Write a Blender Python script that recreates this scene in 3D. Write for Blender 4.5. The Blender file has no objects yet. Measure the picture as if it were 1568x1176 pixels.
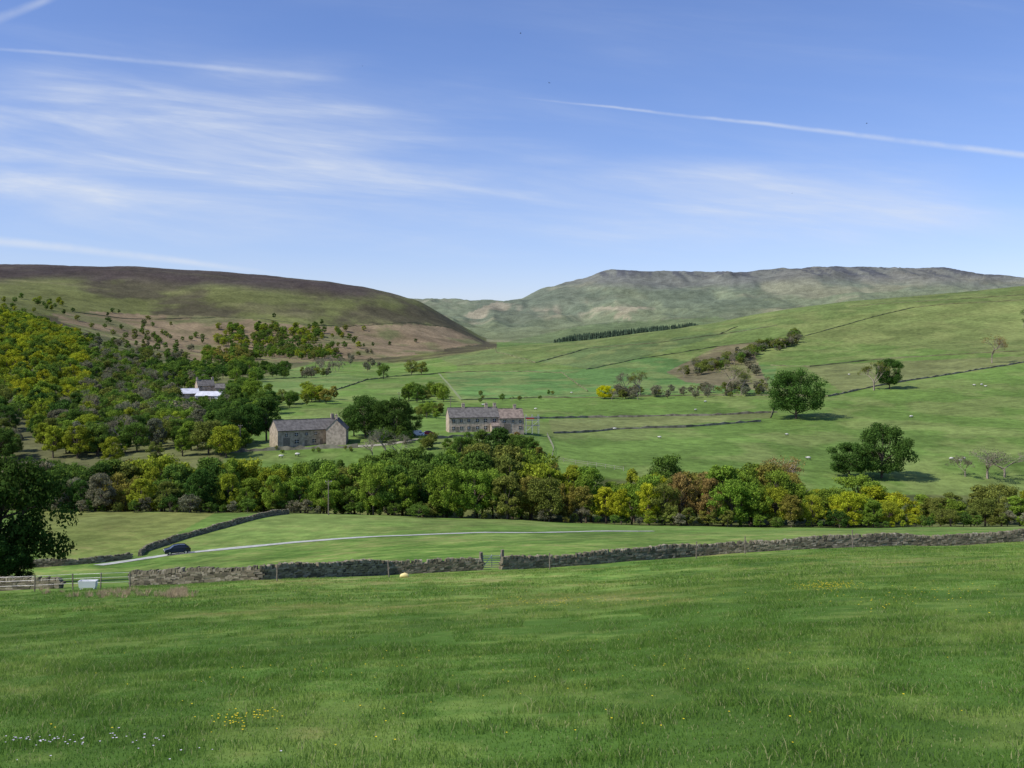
import bpy, math, random
import numpy as np
from mathutils import Matrix, Vector
random.seed(7); rng=np.random.default_rng(7)
scene=bpy.context.scene
F=35/36*1568.0; HZ=540.0; CX=784.0
# ------------------------------------------------------------------ helpers
def link(o,parent=None):
    scene.collection.objects.link(o)
    if parent is not None: o.parent=parent
    return o
def empty(name,loc=(0,0,0),rot=0):
    e=bpy.data.objects.new(name,None); e.empty_display_size=.5
    e.location=loc; e.rotation_euler=(0,0,rot); return link(e)
class MB:
    def __init__(s): s.v=[];s.f=[];s.m=[]
    def add(s,v,f,m=0):
        o=len(s.v); s.v.extend([tuple(p) for p in v]); s.f.extend([tuple(i+o for i in q) for q in f]); s.m.extend([m]*len(f))
    def box(s,c,d,m=0,rz=0,j=0,top=1.0):
        x,y,z=d[0]/2,d[1]/2,d[2]/2
        P=[(-x,-y,-z),(x,-y,-z),(x,y,-z),(-x,y,-z),(-x*top,-y*top,z),(x*top,-y*top,z),(x*top,y*top,z),(-x*top,y*top,z)]
        cr,sr=math.cos(rz),math.sin(rz); V=[]
        for p in P:
            px,py,pz=[p[i]+(random.uniform(-j,j) if j else 0) for i in range(3)]
            V.append((c[0]+px*cr-py*sr,c[1]+px*sr+py*cr,c[2]+pz))
        s.add(V,[(0,3,2,1),(4,5,6,7),(0,1,5,4),(1,2,6,5),(2,3,7,6),(3,0,4,7)],m)
    def tube(s,pts,rad,n=5,m=0):
        pts=[Vector(p) for p in pts]; V=[];Fc=[]
        for i,p in enumerate(pts):
            t=(pts[min(i+1,len(pts)-1)]-pts[max(i-1,0)]).normalized()
            a=Vector((1,0,0)) if abs(t.x)<.8 else Vector((0,1,0))
            u=t.cross(a).normalized(); w=t.cross(u)
            for k in range(n):
                an=2*math.pi*k/n; V.append(p+(u*math.cos(an)+w*math.sin(an))*rad[i])
        for i in range(len(pts)-1):
            for k in range(n):
                a=i*n+k;b=i*n+(k+1)%n
                Fc.append((a,b,b+n,a+n))
        Fc.append(tuple(range(n-1,-1,-1))); Fc.append(tuple((len(pts)-1)*n+k for k in range(n)))
        s.add(V,Fc,m)
    def mesh(s,name,mats,smooth=False):
        me=bpy.data.meshes.new(name); me.from_pydata(s.v,[],s.f)
        for m in mats: me.materials.append(m)
        me.polygons.foreach_set('material_index',s.m)
        if smooth: me.polygons.foreach_set('use_smooth',[True]*len(s.f))
        me.update(); return me
    def obj(s,name,mats,parent=None,smooth=False):
        return link(bpy.data.objects.new(name,s.mesh(name,mats,smooth)),parent)
def np_mesh(name,V,Q,mats,mi=None,smooth=False):
    me=bpy.data.meshes.new(name); k=Q.shape[1]
    me.vertices.add(len(V)); me.vertices.foreach_set('co',V.astype(np.float32).ravel())
    me.loops.add(Q.size); me.loops.foreach_set('vertex_index',Q.astype(np.int32).ravel())
    me.polygons.add(len(Q)); me.polygons.foreach_set('loop_start',np.arange(0,Q.size,k,dtype=np.int32))
    for m in mats: me.materials.append(m)
    if mi is not None: me.polygons.foreach_set('material_index',mi.astype(np.int32))
    me.polygons.foreach_set('use_smooth',np.full(len(Q),smooth))
    me.update(calc_edges=True); return me
_tab=rng.random((256,256))
def vnoise(x,y):
    xi=np.floor(x).astype(int);yi=np.floor(y).astype(int);fx=x-xi;fy=y-yi
    fx=fx*fx*(3-2*fx);fy=fy*fy*(3-2*fy)
    a=_tab[xi&255,yi&255];b=_tab[(xi+1)&255,yi&255];c=_tab[xi&255,(yi+1)&255];d=_tab[(xi+1)&255,(yi+1)&255]
    return (a*(1-fx)+b*fx)*(1-fy)+(c*(1-fx)+d*fx)*fy
def fbm(x,y,o=4,g=.5):
    s=0;A=1;t=0
    for i in range(o):
        s=s+A*vnoise(x+17.3*i,y-9.1*i);t+=A;A*=g;x=x*2.03+.37;y=y*2.03-.21
    return s/t
def sstep(a,b,x):
    t=np.clip((x-a)/(b-a),0,1); return t*t*(3-2*t)
# ------------------------------------------------------------------ materials
def newmat(name):
    m=bpy.data.materials.new(name); m.use_nodes=True; nt=m.node_tree; nt.nodes.clear()
    out=nt.nodes.new('ShaderNodeOutputMaterial'); return m,nt,out
def N(nt,t,**kw):
    n=nt.nodes.new(t)
    for k,v in kw.items(): setattr(n,k,v)
    return n
def mixc(nt,fac,a,b,bt='MIX'):
    n=nt.nodes.new('ShaderNodeMix'); n.data_type='RGBA'; n.blend_type=bt
    for s,v in ((n.inputs[0],fac),(n.inputs[6],a),(n.inputs[7],b)):
        if hasattr(v,'is_output'): nt.links.new(v,s)
        elif isinstance(v,(int,float)): s.default_value=v
        else: s.default_value=(*v[:3],1)
    return n.outputs[2]
def mth(nt,op,a,b=0.0,c=None,clamp=False):
    n=nt.nodes.new('ShaderNodeMath'); n.operation=op; n.use_clamp=clamp
    for i,v in enumerate((a,b) if c is None else (a,b,c)):
        if hasattr(v,'is_output'): nt.links.new(v,n.inputs[i])
        else: n.inputs[i].default_value=v
    return n.outputs[0]
def mrange(nt,v,a,b,c=0.0,d=1.0):
    n=nt.nodes.new('ShaderNodeMapRange'); n.interpolation_type='SMOOTHSTEP'
    nt.links.new(v,n.inputs[0])
    for i,x in enumerate((a,b,c,d)): n.inputs[i+1].default_value=x
    return n.outputs[0]
def noise(nt,vec,scale,detail=4,rough=.55,dist=0):
    n=N(nt,'ShaderNodeTexNoise'); n.inputs['Scale'].default_value=scale;n.inputs['Detail'].default_value=detail
    n.inputs['Roughness'].default_value=rough;n.inputs['Distortion'].default_value=dist
    nt.links.new(vec,n.inputs['Vector']); return n.outputs[0]
def bsdf(nt,out,col,rough=.8,spec=.2,metal=0,bump=None,bstr=.3,bdist=.05):
    b=N(nt,'ShaderNodeBsdfPrincipled'); b.inputs['Roughness'].default_value=rough
    b.inputs['Specular IOR Level'].default_value=spec; b.inputs['Metallic'].default_value=metal
    if hasattr(col,'is_output'): nt.links.new(col,b.inputs['Base Color'])
    else: b.inputs['Base Color'].default_value=(*col,1)
    if bump is not None:
        bn=N(nt,'ShaderNodeBump'); bn.inputs['Strength'].default_value=bstr; bn.inputs['Distance'].default_value=bdist
        nt.links.new(bump,bn.inputs['Height']); nt.links.new(bn.outputs[0],b.inputs['Normal'])
    nt.links.new(b.outputs[0],out.inputs[0]); return b
def simple(name,col,rough=.8,spec=.2,metal=0,var=.25,scale=3,isl=0):
    m,nt,out=newmat(name); g=N(nt,'ShaderNodeNewGeometry')
    n=noise(nt,g.outputs['Position'],scale,4)
    f=mrange(nt,n,.3,.7,1-var,1+var)
    if isl: f=mth(nt,'MULTIPLY',f,mrange(nt,g.outputs['Random Per Island'],0,1,1-isl,1+isl))
    c=N(nt,'ShaderNodeCombineXYZ')
    for i in range(3): nt.links.new(f,c.inputs[i])
    col2=mixc(nt,1,c.outputs[0],col,'MULTIPLY')
    bsdf(nt,out,col2,rough,spec,metal,n,.3,.02); return m
GR_D=(.095,.195,.030);GR_M=(.195,.295,.060);GR_Y=(.35,.345,.115)
def grass_colour(nt,pos):
    n1=noise(nt,pos,.055,2,.6,.4); n2=noise(nt,pos,.33,3,.65); n3=noise(nt,pos,1.7,2,.6)
    s=mth(nt,'ADD',mth(nt,'MULTIPLY',n1,.42),mth(nt,'ADD',mth(nt,'MULTIPLY',n2,.40),mth(nt,'MULTIPLY',n3,.20)))
    a=mrange(nt,s,.45,.53); b=mrange(nt,s,.525,.63)
    return mixc(nt,b,mixc(nt,a,GR_D,GR_M),GR_Y)
def leafshader(nt,out,c,tr):
    d=N(nt,'ShaderNodeBsdfDiffuse'); t=N(nt,'ShaderNodeBsdfTranslucent'); mx=N(nt,'ShaderNodeMixShader'); mx.inputs[0].default_value=tr
    nt.links.new(c,d.inputs[0]);nt.links.new(c,t.inputs[0]);nt.links.new(d.outputs[0],mx.inputs[1]);nt.links.new(t.outputs[0],mx.inputs[2]);nt.links.new(mx.outputs[0],out.inputs[0])
m_blade,nt,out=newmat('grass_blades'); g=N(nt,'ShaderNodeNewGeometry')
c=grass_colour(nt,g.outputs['Position'])
c=mixc(nt,mrange(nt,g.outputs['Random Per Island'],0,1,0,.35),c,(.27,.40,.085))
c=mixc(nt,mrange(nt,g.outputs['Random Per Island'],.88,.94,0,.7),c,(.46,.42,.22))
leafshader(nt,out,c,.4)
m_leaf,nt,out=newmat('leaves'); g=N(nt,'ShaderNodeNewGeometry'); oi=N(nt,'ShaderNodeObjectInfo')
n=noise(nt,g.outputs['Position'],.5,2)
f=mth(nt,'MULTIPLY',mrange(nt,g.outputs['Random Per Island'],0,1,.65,1.3),mrange(nt,n,.3,.7,.78,1.22))
cc=N(nt,'ShaderNodeCombineXYZ')
for i in range(3): nt.links.new(f,cc.inputs[i])
c=mixc(nt,1,cc.outputs[0],oi.outputs['Color'],'MULTIPLY')
leafshader(nt,out,c,.32)
m_bark=simple('bark',(.12,.095,.07),.9,.1,0,.35,2)
m_twig=simple('twigs',(.26,.22,.17),.9,.1,0,.3,2)
m_stone,nt,out=newmat('dry_stone'); g=N(nt,'ShaderNodeNewGeometry')
n=noise(nt,g.outputs['Position'],6,6,.65)
rp=N(nt,'ShaderNodeValToRGB'); nt.links.new(g.outputs['Random Per Island'],rp.inputs[0])
e=rp.color_ramp.elements; e[0].color=(.09,.08,.06,1);e[1].color=(.36,.32,.24,1)
for p,cl in ((.35,(.185,.16,.11,1)),(.7,(.245,.215,.15,1))):
    q=e.new(p); q.color=cl
c=mixc(nt,mrange(nt,n,.45,.62,0,.5),rp.outputs[0],(.12,.12,.06))
bsdf(nt,out,c,.95,.1,0,n,.5,.03)
m_wallfar=simple('far_wall_stone',(.22,.20,.145),.95,.1,0,.45,.35)
m_wallfaint=simple('mossy_wall_stone',(.165,.17,.085),.95,.1,0,.4,.1)
m_house=simple('gritstone_masonry',(.36,.30,.22),.9,.1,0,.3,1.2)
m_house2=simple('gritstone_masonry_warm',(.45,.365,.275),.9,.1,0,.3,1.2)
m_roof=simple('stone_slate_roof',(.15,.14,.125),.85,.2,0,.3,1.0)
m_roof2=simple('stone_slate_roof_brown',(.24,.19,.15),.85,.2,0,.3,1.0)
m_white=simple('white_paint',(.80,.80,.78),.5,.4,0,.05,1)
m_wroof=simple('fibre_cement_roof',(.56,.57,.60),.6,.3,0,.15,.5)
m_glass=simple('window_glass',(.02,.025,.03),.1,.6,0,.1,1)
m_wood=simple('weathered_wood',(.20,.17,.13),.9,.1,0,.3,5)
m_metal=simple('galvanised_metal',(.5,.5,.5),.45,.5,.6,.15,4)
m_carp=simple('car_paint_dark_blue',(.012,.018,.035),.25,.6,.2,.05,1)
m_red=simple('red_paint',(.45,.02,.02),.3,.5,0,.05,1)
m_tyre=simple('tyre_rubber',(.02,.02,.02),.9,.1,0,.1,5)
m_yellow=simple('yellow_plastic',(.85,.70,.30),.6,.3,0,.1,3)
m_road=simple('pale_track_surface',(.42,.43,.38),.9,.1,0,.2,.8)
m_yard=simple('farmyard_gravel',(.34,.32,.24),.9,.1,0,.2,.8)
m_wool=simple('wool',(.62,.60,.53),.95,.05,0,.1,6)
m_dark=simple('dark_face',(.05,.045,.04),.9,.1,0,.1,6)
# ------------------------------------------------------------------ terrain (heights fitted to image pixel positions at estimated depths)
layers=[
 ([(-300,74),(400,76),(745,81),(1100,90),(1568,102),(1900,112)],[(-300,915),(0,905),(200,897),(400,888),(600,880),(750,872),(900,865),(1100,849),(1300,838),(1568,829),(1900,818)]),
 ([(0,165)],[(-300,864),(0,857),(200,853),(400,838),(600,825),(745,820),(900,818),(1100,815),(1300,813),(1568,810),(1900,806)]),
 ([(0,225)],[(-300,782),(0,783),(200,785),(400,785),(600,790),(745,795),(900,802),(1100,807),(1300,809),(1568,807),(1900,806)]),
 ([(0,265)],[(-300,790),(0,790),(600,793),(1900,796)]),
 ([(0,300)],[(-300,735),(0,725),(200,717),(400,712),(600,712),(745,715),(900,722),(1100,728),(1300,745),(1568,752),(1900,755)]),
 ([(0,340)],[(-300,690),(0,690),(200,686),(400,680),(600,673),(745,670),(900,690),(1100,694),(1300,707),(1568,702),(1900,690)]),
 ([(0,420)],[(-300,640),(0,645),(200,655),(300,655),(400,650),(600,646),(745,646),(900,655),(1100,656),(1300,657),(1568,645),(1900,630)]),
 ([(0,550)],[(-300,570),(0,590),(100,605),(200,622),(300,616),(400,604),(600,612),(745,612),(900,612),(1100,608),(1300,600),(1568,588),(1900,570)]),
 ([(0,800)],[(-300,490),(0,508),(100,535),(200,562),(300,576),(400,578),(600,578),(745,575),(900,570),(1100,560),(1300,545),(1568,520),(1900,500)]),
 ([(0,1200)],[(-300,450),(0,470),(100,495),(200,520),(300,540),(400,548),(600,553),(745,536),(900,520),(1000,507),(1100,494),(1200,475),(1300,463),(1400,456),(1568,441),(1900,425)]),
 ([(0,1500)],[(-300,430),(0,446),(200,478),(300,490),(400,498),(500,510),(600,527),(700,535),(745,535),(900,528),(1100,506),(1300,482),(1568,462),(1900,445)]),
 ([(0,2100)],[(-300,404),(0,408),(100,409),(200,411),(300,415),(400,421),(500,432),(560,441),(610,451),(640,461),(680,484),(715,505),(745,521),(900,526),(1100,512),(1300,490),(1568,470),(1900,450)]),
 ([(0,2800)],[(-300,450),(0,450),(400,460),(600,490),(680,505),(745,519),(900,514),(1100,498),(1300,480),(1568,468),(1900,460)]),
 ([(0,3600)],[(-300,470),(400,480),(600,482),(660,480),(700,488),(745,492),(800,492),(900,482),(1000,475),(1100,468),(1300,455),(1568,452),(1900,452)]),
 ([(0,4600)],[(-300,450),(400,455),(600,458),(640,458),(665,461),(695,458),(720,462),(745,461),(770,461),(800,456),(830,442),(860,433),(890,427),(915,418),(940,414),(1000,415),(1060,418),(1100,418),(1160,415),(1220,413),(1250,410),(1300,412),(1340,411),(1400,411),(1450,412),(1480,419),(1520,423),(1568,429),(1900,440)]),
 ([(0,5600)],[(-300,480),(1900,470)]),
 ([(0,10000)],[(-300,520),(1900,520)]),
]
def ip(pts,x): return np.interp(x,[p[0] for p in pts],[p[1] for p in pts])
PXT=np.arange(-1200,2801,4.0); DT=np.geomspace(3,10000,1100)
def pchip(x,y,xq):
    h=np.diff(x);d=np.diff(y)/h;m=np.zeros(len(x));m[0]=d[0];m[-1]=d[-1]
    for i in range(1,len(x)-1):
        if d[i-1]*d[i]>0:
            w1=2*h[i]+h[i-1];w2=h[i]+2*h[i-1];m[i]=(w1+w2)/(w1/d[i-1]+w2/d[i])
    k=np.clip(np.searchsorted(x,xq)-1,0,len(h)-1);t=(xq-x[k])/h[k]
    return (2*t**3-3*t**2+1)*y[k]+(t**3-2*t**2+t)*h[k]*m[k]+(-2*t**3+3*t**2)*y[k+1]+(t**3-t**2)*h[k]*m[k+1]
ZT=np.zeros((len(PXT),len(DT)))
LD=np.array([ip(l[0],PXT) for l in layers]);LY=np.array([ip(l[1],PXT) for l in layers])
ker=np.exp(-np.linspace(-2,2,7)**2);ker/=ker.sum()
for k in range(len(layers)):
    a=np.pad(LY[k],3,mode='edge'); LY[k]=np.convolve(a,ker,'valid')
for i in range(len(PXT)):
    D=np.concatenate([[0],LD[:,i]]);Z=np.concatenate([[-1.6],(HZ-LY[:,i])/F*LD[:,i]])
    ZT[i]=pchip(D,Z,DT)
LDT=np.log(DT)
def height(X,Y):
    X=np.asarray(X,float);Y=np.asarray(Y,float)
    Ys=np.maximum(Y,3.0)
    px=np.clip(CX+F*X/Ys,PXT[0],PXT[-1]-1e-3)
    u=(px-PXT[0])/4.0;i=np.minimum(u.astype(int),len(PXT)-2);u=u-i
    v=(np.log(np.minimum(Ys,9990))-LDT[0])/(LDT[1]-LDT[0]);j=np.clip(v.astype(int),0,len(DT)-2);v=v-j
    z=(ZT[i,j]*(1-u)+ZT[i+1,j]*u)*(1-v)+(ZT[i,j+1]*(1-u)+ZT[i+1,j+1]*u)*v
    z=np.where(Y<3,-1.6-.197*Y,z)
    z=z+(fbm(X/14,Y/14,3)-.5)*.5*sstep(6,60,Y)
    z=z+(fbm(X/90+5,Y/90,4)-.5)*6*sstep(500,1300,Y)
    rid=1-np.abs(2*fbm(X/260+9,Y/420+3,4,.5)-1)
    z=z+(rid-.8)*62*sstep(2300,3600,Y)*(1-.85*sstep(4200,4600,Y))
    z=z+(fbm(X/60+2,Y/200+3,4)-.5)*15*sstep(4250,4560,Y)
    z=z+(fbm(X/120+40,Y/160+3,5)-.5)*12*sstep(1200,1700,Y)*(1-sstep(2400,2800,Y))*(1-.7*sstep(1950,2100,Y))
    return z
DR=np.geomspace(5,6000,2600)
def gp(px,py,dmin=5):
    a=(px-CX)/F; z=height(a*DR,DR); ok=(z/DR>=(HZ-py)/F)&(DR>=dmin)
    k=int(np.argmax(ok)) if ok.any() else len(DR)-1
    return float(a*DR[k]),float(DR[k]),float(z[k])
def at(px,D):
    a=(px-CX)/F; return a*D,D,float(height(a*D,D))
pxs=np.concatenate([np.arange(-900,-100,20),np.arange(-100,1670,2.0),np.arange(1670,2500,20)])
rows=np.concatenate([np.linspace(-45,2.5,24),np.geomspace(3,7500,960)])
A,RR=np.meshgrid((pxs-CX)/F,rows)
GX=A*(np.maximum(RR,0)+14); GY=RR
GZ=height(GX,GY)
nr,nc=GX.shape
idx=np.arange(nr*nc).reshape(nr,nc)
Q=np.stack([idx[:-1,:-1],idx[:-1,1:],idx[1:,1:],idx[1:,:-1]],-1).reshape(-1,4)
V=np.stack([GX,GY,GZ],-1).reshape(-1,3)
def inpoly(px,py,poly):
    r=np.zeros(px.shape,bool);n=len(poly)
    for i in range(n):
        x1,y1=poly[i];x2,y2=poly[(i+1)%n]
        if y1==y2: continue
        c=((y1>py)!=(y2>py))&(px<(x2-x1)*(py-y1)/(y2-y1)+x1); r^=c
    return r
X=V[:,0];Y=V[:,1];Z=V[:,2];Ys=np.maximum(Y,2)
SPX=CX+F*X/Ys;SPY=HZ-F*Z/Ys
col=np.tile(np.array([.108,.205,.036]),(len(V),1))
def paint(mask,c,f=1.0):
    w=(mask*f)[:,None]
    col[:]=col*(1-w)+np.array(c)*w
nA=fbm(X/120,Y/120,4);nB=fbm(X/35+8,Y/35,4);nC=fbm(X/9,Y/9,4)
wj=(fbm(X/40+3,Y/40,3)-.5)*14
pj=SPY+wj*np.clip(1200/Ys,.3,1)*.8
paint((Y>600)&(SPX>700),(.108,.172,.042),sstep(600,1100,Y))
FT=[([(60,783),(330,785),(210,850),(60,866)],(.185,.225,.055)),
 ([(845,662),(1180,640),(1180,632),(840,642)],(.14,.19,.055)),
 ([(705,612),(1180,600),(1190,560),(960,545),(900,565),(680,570)],(.088,.195,.044)),
 ([(1190,500),(1240,520),(1568,545),(1568,455),(1400,468),(1230,495)],(.130,.19,.048)),
 ([(820,553),(900,532),(1190,498),(1100,515),(970,550),(900,565)],(.095,.16,.046)),
 ([(1230,560),(1568,545),(1568,556),(1400,582),(1290,600)],(.14,.18,.055)),
 ([(1050,585),(1180,600),(1150,530),(1230,515),(1100,530),(1020,570)],(.155,.15,.068)),
 ([(545,497),(700,560),(820,553),(745,530),(690,535)],(.115,.18,.05)),
 ([(385,580),(470,560),(560,580),(500,602),(400,600)],(.125,.225,.05))]
for p,cc_ in FT: paint(inpoly(SPX,SPY,p)&(Y>150)&(Y<1250),cc_,.9)
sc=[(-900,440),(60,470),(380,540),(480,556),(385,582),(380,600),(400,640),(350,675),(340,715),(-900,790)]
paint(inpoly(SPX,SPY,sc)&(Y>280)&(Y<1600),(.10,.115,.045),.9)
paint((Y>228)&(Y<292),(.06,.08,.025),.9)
col*=np.where(Y<1250,1,0)[:,None]*(np.array([1.17,.99,1.22])-1)+1
moor=(Y>1150)&(Y<2700)&(SPX<760)
green=sstep(.42,.56,fbm(X/160+1,Y/220+4,5,.6))
hi=sstep(440,426,SPY+(fbm(X/90,Y/200,3)-.5)*22-np.clip((SPX-330)*.08,0,40))
paint(moor,(.128,.14,.044)); paint(moor,(.070,.060,.034),(1-green)*.9)
paint(moor,(.060,.045,.038),hi*.92)
lt=sstep(.6,.68,fbm(X/200+31,Y/60,4)); paint(moor,(.16,.155,.065),lt*.5*(1-hi*.7))
br=[(78,482),(130,478),(250,482),(330,484),(400,492),(470,500),(545,499),(640,497),(690,503),(742,526),(700,534),(640,541),(560,552),(500,552),(400,555),(300,552),(230,540),(160,515),(100,495)]
inb=inpoly(SPX,pj,br)&(Y>700)&(Y<2300)
paint(inb,(.210,.160,.092),.6+.4*sstep(.3,.55,nB)); paint(inb,(.12,.135,.05),sstep(.52,.66,fbm(X/50+11,Y/70,4))*.75)
k=(Y>1900)&(SPX>=745)|(Y>=2700)
paint(k,(.155,.182,.080))
t1=fbm(X/300+7,Y/260+2,5,.6)
paint(k,(.26,.235,.13),sstep(.5,.62,t1)*.55)
paint(k,(.095,.12,.055),sstep(.5,.38,fbm(X/220+17,Y/500,5,.6))*.8)
paint(k,(.125,.115,.09),sstep(446,428,SPY+(t1-.5)*30)*(SPX>800)*.75)
paint(k,(.045,.042,.04),sstep(.47,.56,fbm(X/40,Y/230,4,.6))*sstep(429,419,SPY)*(SPX>880)*.92)
paint(k,(.36,.30,.18),sstep(.5,.6,fbm(X/150+3,Y/300+8,4))*inpoly(SPX,SPY,[(690,490),(760,462),(830,470),(1000,470),(1020,490),(870,486),(800,490),(720,500)])*.7)
paint(k,(.12,.165,.055),inpoly(SPX,SPY,[(745,530),(900,497),(1100,485),(1150,500),(900,530)])*.8)
paint(Y>2500,(.22,.25,.275),sstep(2500,4600,Y)*.22)  # aerial haze painted into the ground colour, stronger with distance
paint(Y>1200,(.2,.23,.26),sstep(1200,2300,Y)*.06)  # fainter painted haze over the moor distance
var=(.76+.48*nA)*(.86+.28*nB)*(.86+.28*nC); col*=var[:,None]
yl=sstep(.48,.63,fbm(X/22+50,Y/30,4))*((Y>70)&(Y<1200)&(SPX>100)); paint(yl>0,(.21,.235,.08),yl*.45)
fg=(1-sstep(100,260,Y))*.85
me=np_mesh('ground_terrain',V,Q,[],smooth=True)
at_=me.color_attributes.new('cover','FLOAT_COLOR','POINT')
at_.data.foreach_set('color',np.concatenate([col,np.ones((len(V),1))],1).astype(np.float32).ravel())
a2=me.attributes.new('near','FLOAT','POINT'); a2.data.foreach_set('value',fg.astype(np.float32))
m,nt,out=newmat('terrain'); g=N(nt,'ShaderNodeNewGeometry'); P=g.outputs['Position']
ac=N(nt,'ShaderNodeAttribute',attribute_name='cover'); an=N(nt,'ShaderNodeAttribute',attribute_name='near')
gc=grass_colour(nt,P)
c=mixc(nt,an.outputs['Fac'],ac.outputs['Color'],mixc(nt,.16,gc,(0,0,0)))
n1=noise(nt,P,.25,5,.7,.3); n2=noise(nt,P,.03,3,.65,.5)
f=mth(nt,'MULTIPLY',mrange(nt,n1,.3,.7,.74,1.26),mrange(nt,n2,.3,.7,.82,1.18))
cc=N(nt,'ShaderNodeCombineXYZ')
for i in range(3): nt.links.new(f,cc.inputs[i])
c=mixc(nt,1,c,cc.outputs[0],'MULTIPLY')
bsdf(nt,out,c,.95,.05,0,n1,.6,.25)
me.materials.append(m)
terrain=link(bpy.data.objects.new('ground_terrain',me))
# ------------------------------------------------------------------ trees
def leafset(cent,nrm,size):
    n=len(cent); r=rng.normal(size=(n,3)); nrm=nrm/np.linalg.norm(nrm,axis=1,keepdims=True)
    u=np.cross(nrm,r);u/=np.linalg.norm(u,axis=1,keepdims=True);w=np.cross(nrm,u)
    s=size[:,None]
    return np.stack([cent-u*s,cent-w*s*.6,cent+u*s,cent+w*s*.6],1).reshape(-1,3)
def make_tree(name,H,W,cb,ncl,nleaf,ls,clr,seed):
    random.seed(seed); mb=MB(); bx,by=random.uniform(-.04,.04)*H,random.uniform(-.04,.04)*H
    tp=[(0,0,-.06*H),(0,0,.02*H),(bx*.4,by*.4,.2*H),(bx,by,.45*H),(bx*1.5,by*1.2,.78*H)]
    mb.tube(tp,[.034*H,.026*H,.021*H,.014*H,.004*H],7,0)
    C=[];Rr=[]
    zc=(cb+1)/2*H;hz=(1-cb)/2*H
    for i in range(ncl):
        th=random.uniform(0,2*math.pi);cz=random.uniform(-.95,.98)
        rr=math.sqrt(max(0,1-abs(cz)**(2.4 if cz<0 else 2.0)))
        rad=random.uniform(.45,1.0)**.6
        lob=1+.22*math.sin(3*th+seed)+.12*math.sin(5*th+2*seed)
        rc=random.uniform(.55,1.25)*clr*W
        x=math.cos(th)*rr*rad*(W/2-rc*.7)*lob; y=math.sin(th)*rr*rad*(W/2-rc*.7)*lob
        z=zc+cz*(hz-rc*.6)*(.6+.4*rad)
        C.append((x+bx,y+by,z));Rr.append(rc)
    for i in range(0,ncl,max(1,ncl//14)):
        p=Vector(C[i]); h0=random.uniform(.25,.6)*min(1,p.z/H*.9/.6)*H*.9; h0=min(h0,p.z*.85)
        s=Vector((bx*h0/H*1.5,by*h0/H*1.5,h0)); mid=s.lerp(p,.5)+Vector((0,0,-.03*H))
        mb.tube([s,mid,p],[.011*H,.007*H,.002*H],4,0)
    C=np.array(C);Rr=np.array(Rr)
    w=Rr**2; pick=rng.choice(ncl,nleaf,p=w/w.sum())
    d=rng.normal(size=(nleaf,3));d/=np.linalg.norm(d,axis=1,keepdims=True)
    rad=Rr[pick]*rng.uniform(.25,1.1,nleaf)**.55*(1+.18*np.sin(d[:,0]*7+pick)*np.sin(d[:,2]*6+pick*2))
    cen=C[pick]+d*rad[:,None]*np.array([1.1,1.1,.8])
    nrm=d+rng.normal(size=(nleaf,3))*.65+np.array([-.1,-.1,.3])
    LV=leafset(cen,nrm,ls*rng.uniform(.5,1.35,nleaf))
    tv=np.array(mb.v)
    me=bpy.data.meshes.new(name)
    lq=(np.arange(nleaf*4).reshape(-1,4)+len(tv))
    vs=np.concatenate([tv,LV]); fs=mb.f+[tuple(q) for q in lq.tolist()]
    me.from_pydata(vs.tolist(),[],fs); me.materials.append(m_bark);me.materials.append(m_leaf)
    me.polygons.foreach_set('material_index',np.array([0]*len(mb.f)+[1]*nleaf,dtype=np.int32)); me.update()
    return me,H
def make_bare(name,H,seed,leafy=0,spread=.6):
    random.seed(seed);mb=MB();tips=[]
    def rec(p,d,l,r,dep):
        m_=p+d*l*.5+Vector((random.uniform(-1,1),random.uniform(-1,1),0))*l*.06
        q=p+d*l; mb.tube([p,m_,q],[r,r*.85,r*.65],4 if dep<2 else 3,0)
        if dep>=5: tips.append(q);return
        for i in range(3 if dep<4 else 2):
            nd=(d+Vector((random.gauss(0,spread),random.gauss(0,spread),random.gauss(.12,.3)))).normalized()
            rec(q if i else p+d*l*.8,nd,l*random.uniform(.62,.85),r*.6,dep+1)
    rec(Vector((0,0,-.3)),Vector((0,0,1)),H*.27,H*.022,0)
    vs=list(mb.v);fs=list(mb.f);mi=[0]*len(fs)
    if leafy:
        T=np.array([tuple(t) for t in tips]);n=leafy;pk=rng.choice(len(T),n)
        cen=T[pk]+rng.normal(size=(n,3))*H*.02
        LV=leafset(cen,rng.normal(size=(n,3))+np.array([0,0,.3]),H*.011*rng.uniform(.6,1.3,n))
        o=len(vs);vs=vs+[tuple(p) for p in LV.tolist()];fs+= [tuple(q) for q in (np.arange(n*4).reshape(-1,4)+o).tolist()];mi+=[1]*n
    me=bpy.data.meshes.new(name);me.from_pydata(vs,[],fs);me.materials.append(m_twig);me.materials.append(m_leaf)
    me.polygons.foreach_set('material_index',mi);me.update()
    return me,max(v[2] for v in mb.v)
BR=[make_tree('broadleaf_a%d'%i,12,[11,9,12.5,8,10,9.5][i],[.12,.18,.10,.14,.08,.10][i],[64,52,70,44,60,50][i],10000,.21,[.11,.12,.10,.13,.11,.12][i],11+i) for i in range(6)]
OAK=[make_tree('oak_a%d'%i,12,[15,14,13][i],[.08,.07,.10][i],85,17000,.2,.10,31+i) for i in range(3)]
FAR=[make_tree('far_a%d'%i,10,[9,8,10,7][i],.1,34,2600,.30,.14,51+i) for i in range(4)]
BARE=[make_bare('bare_a%d'%i,12,71+i,[300,900,2200][i]) for i in range(3)]
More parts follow.
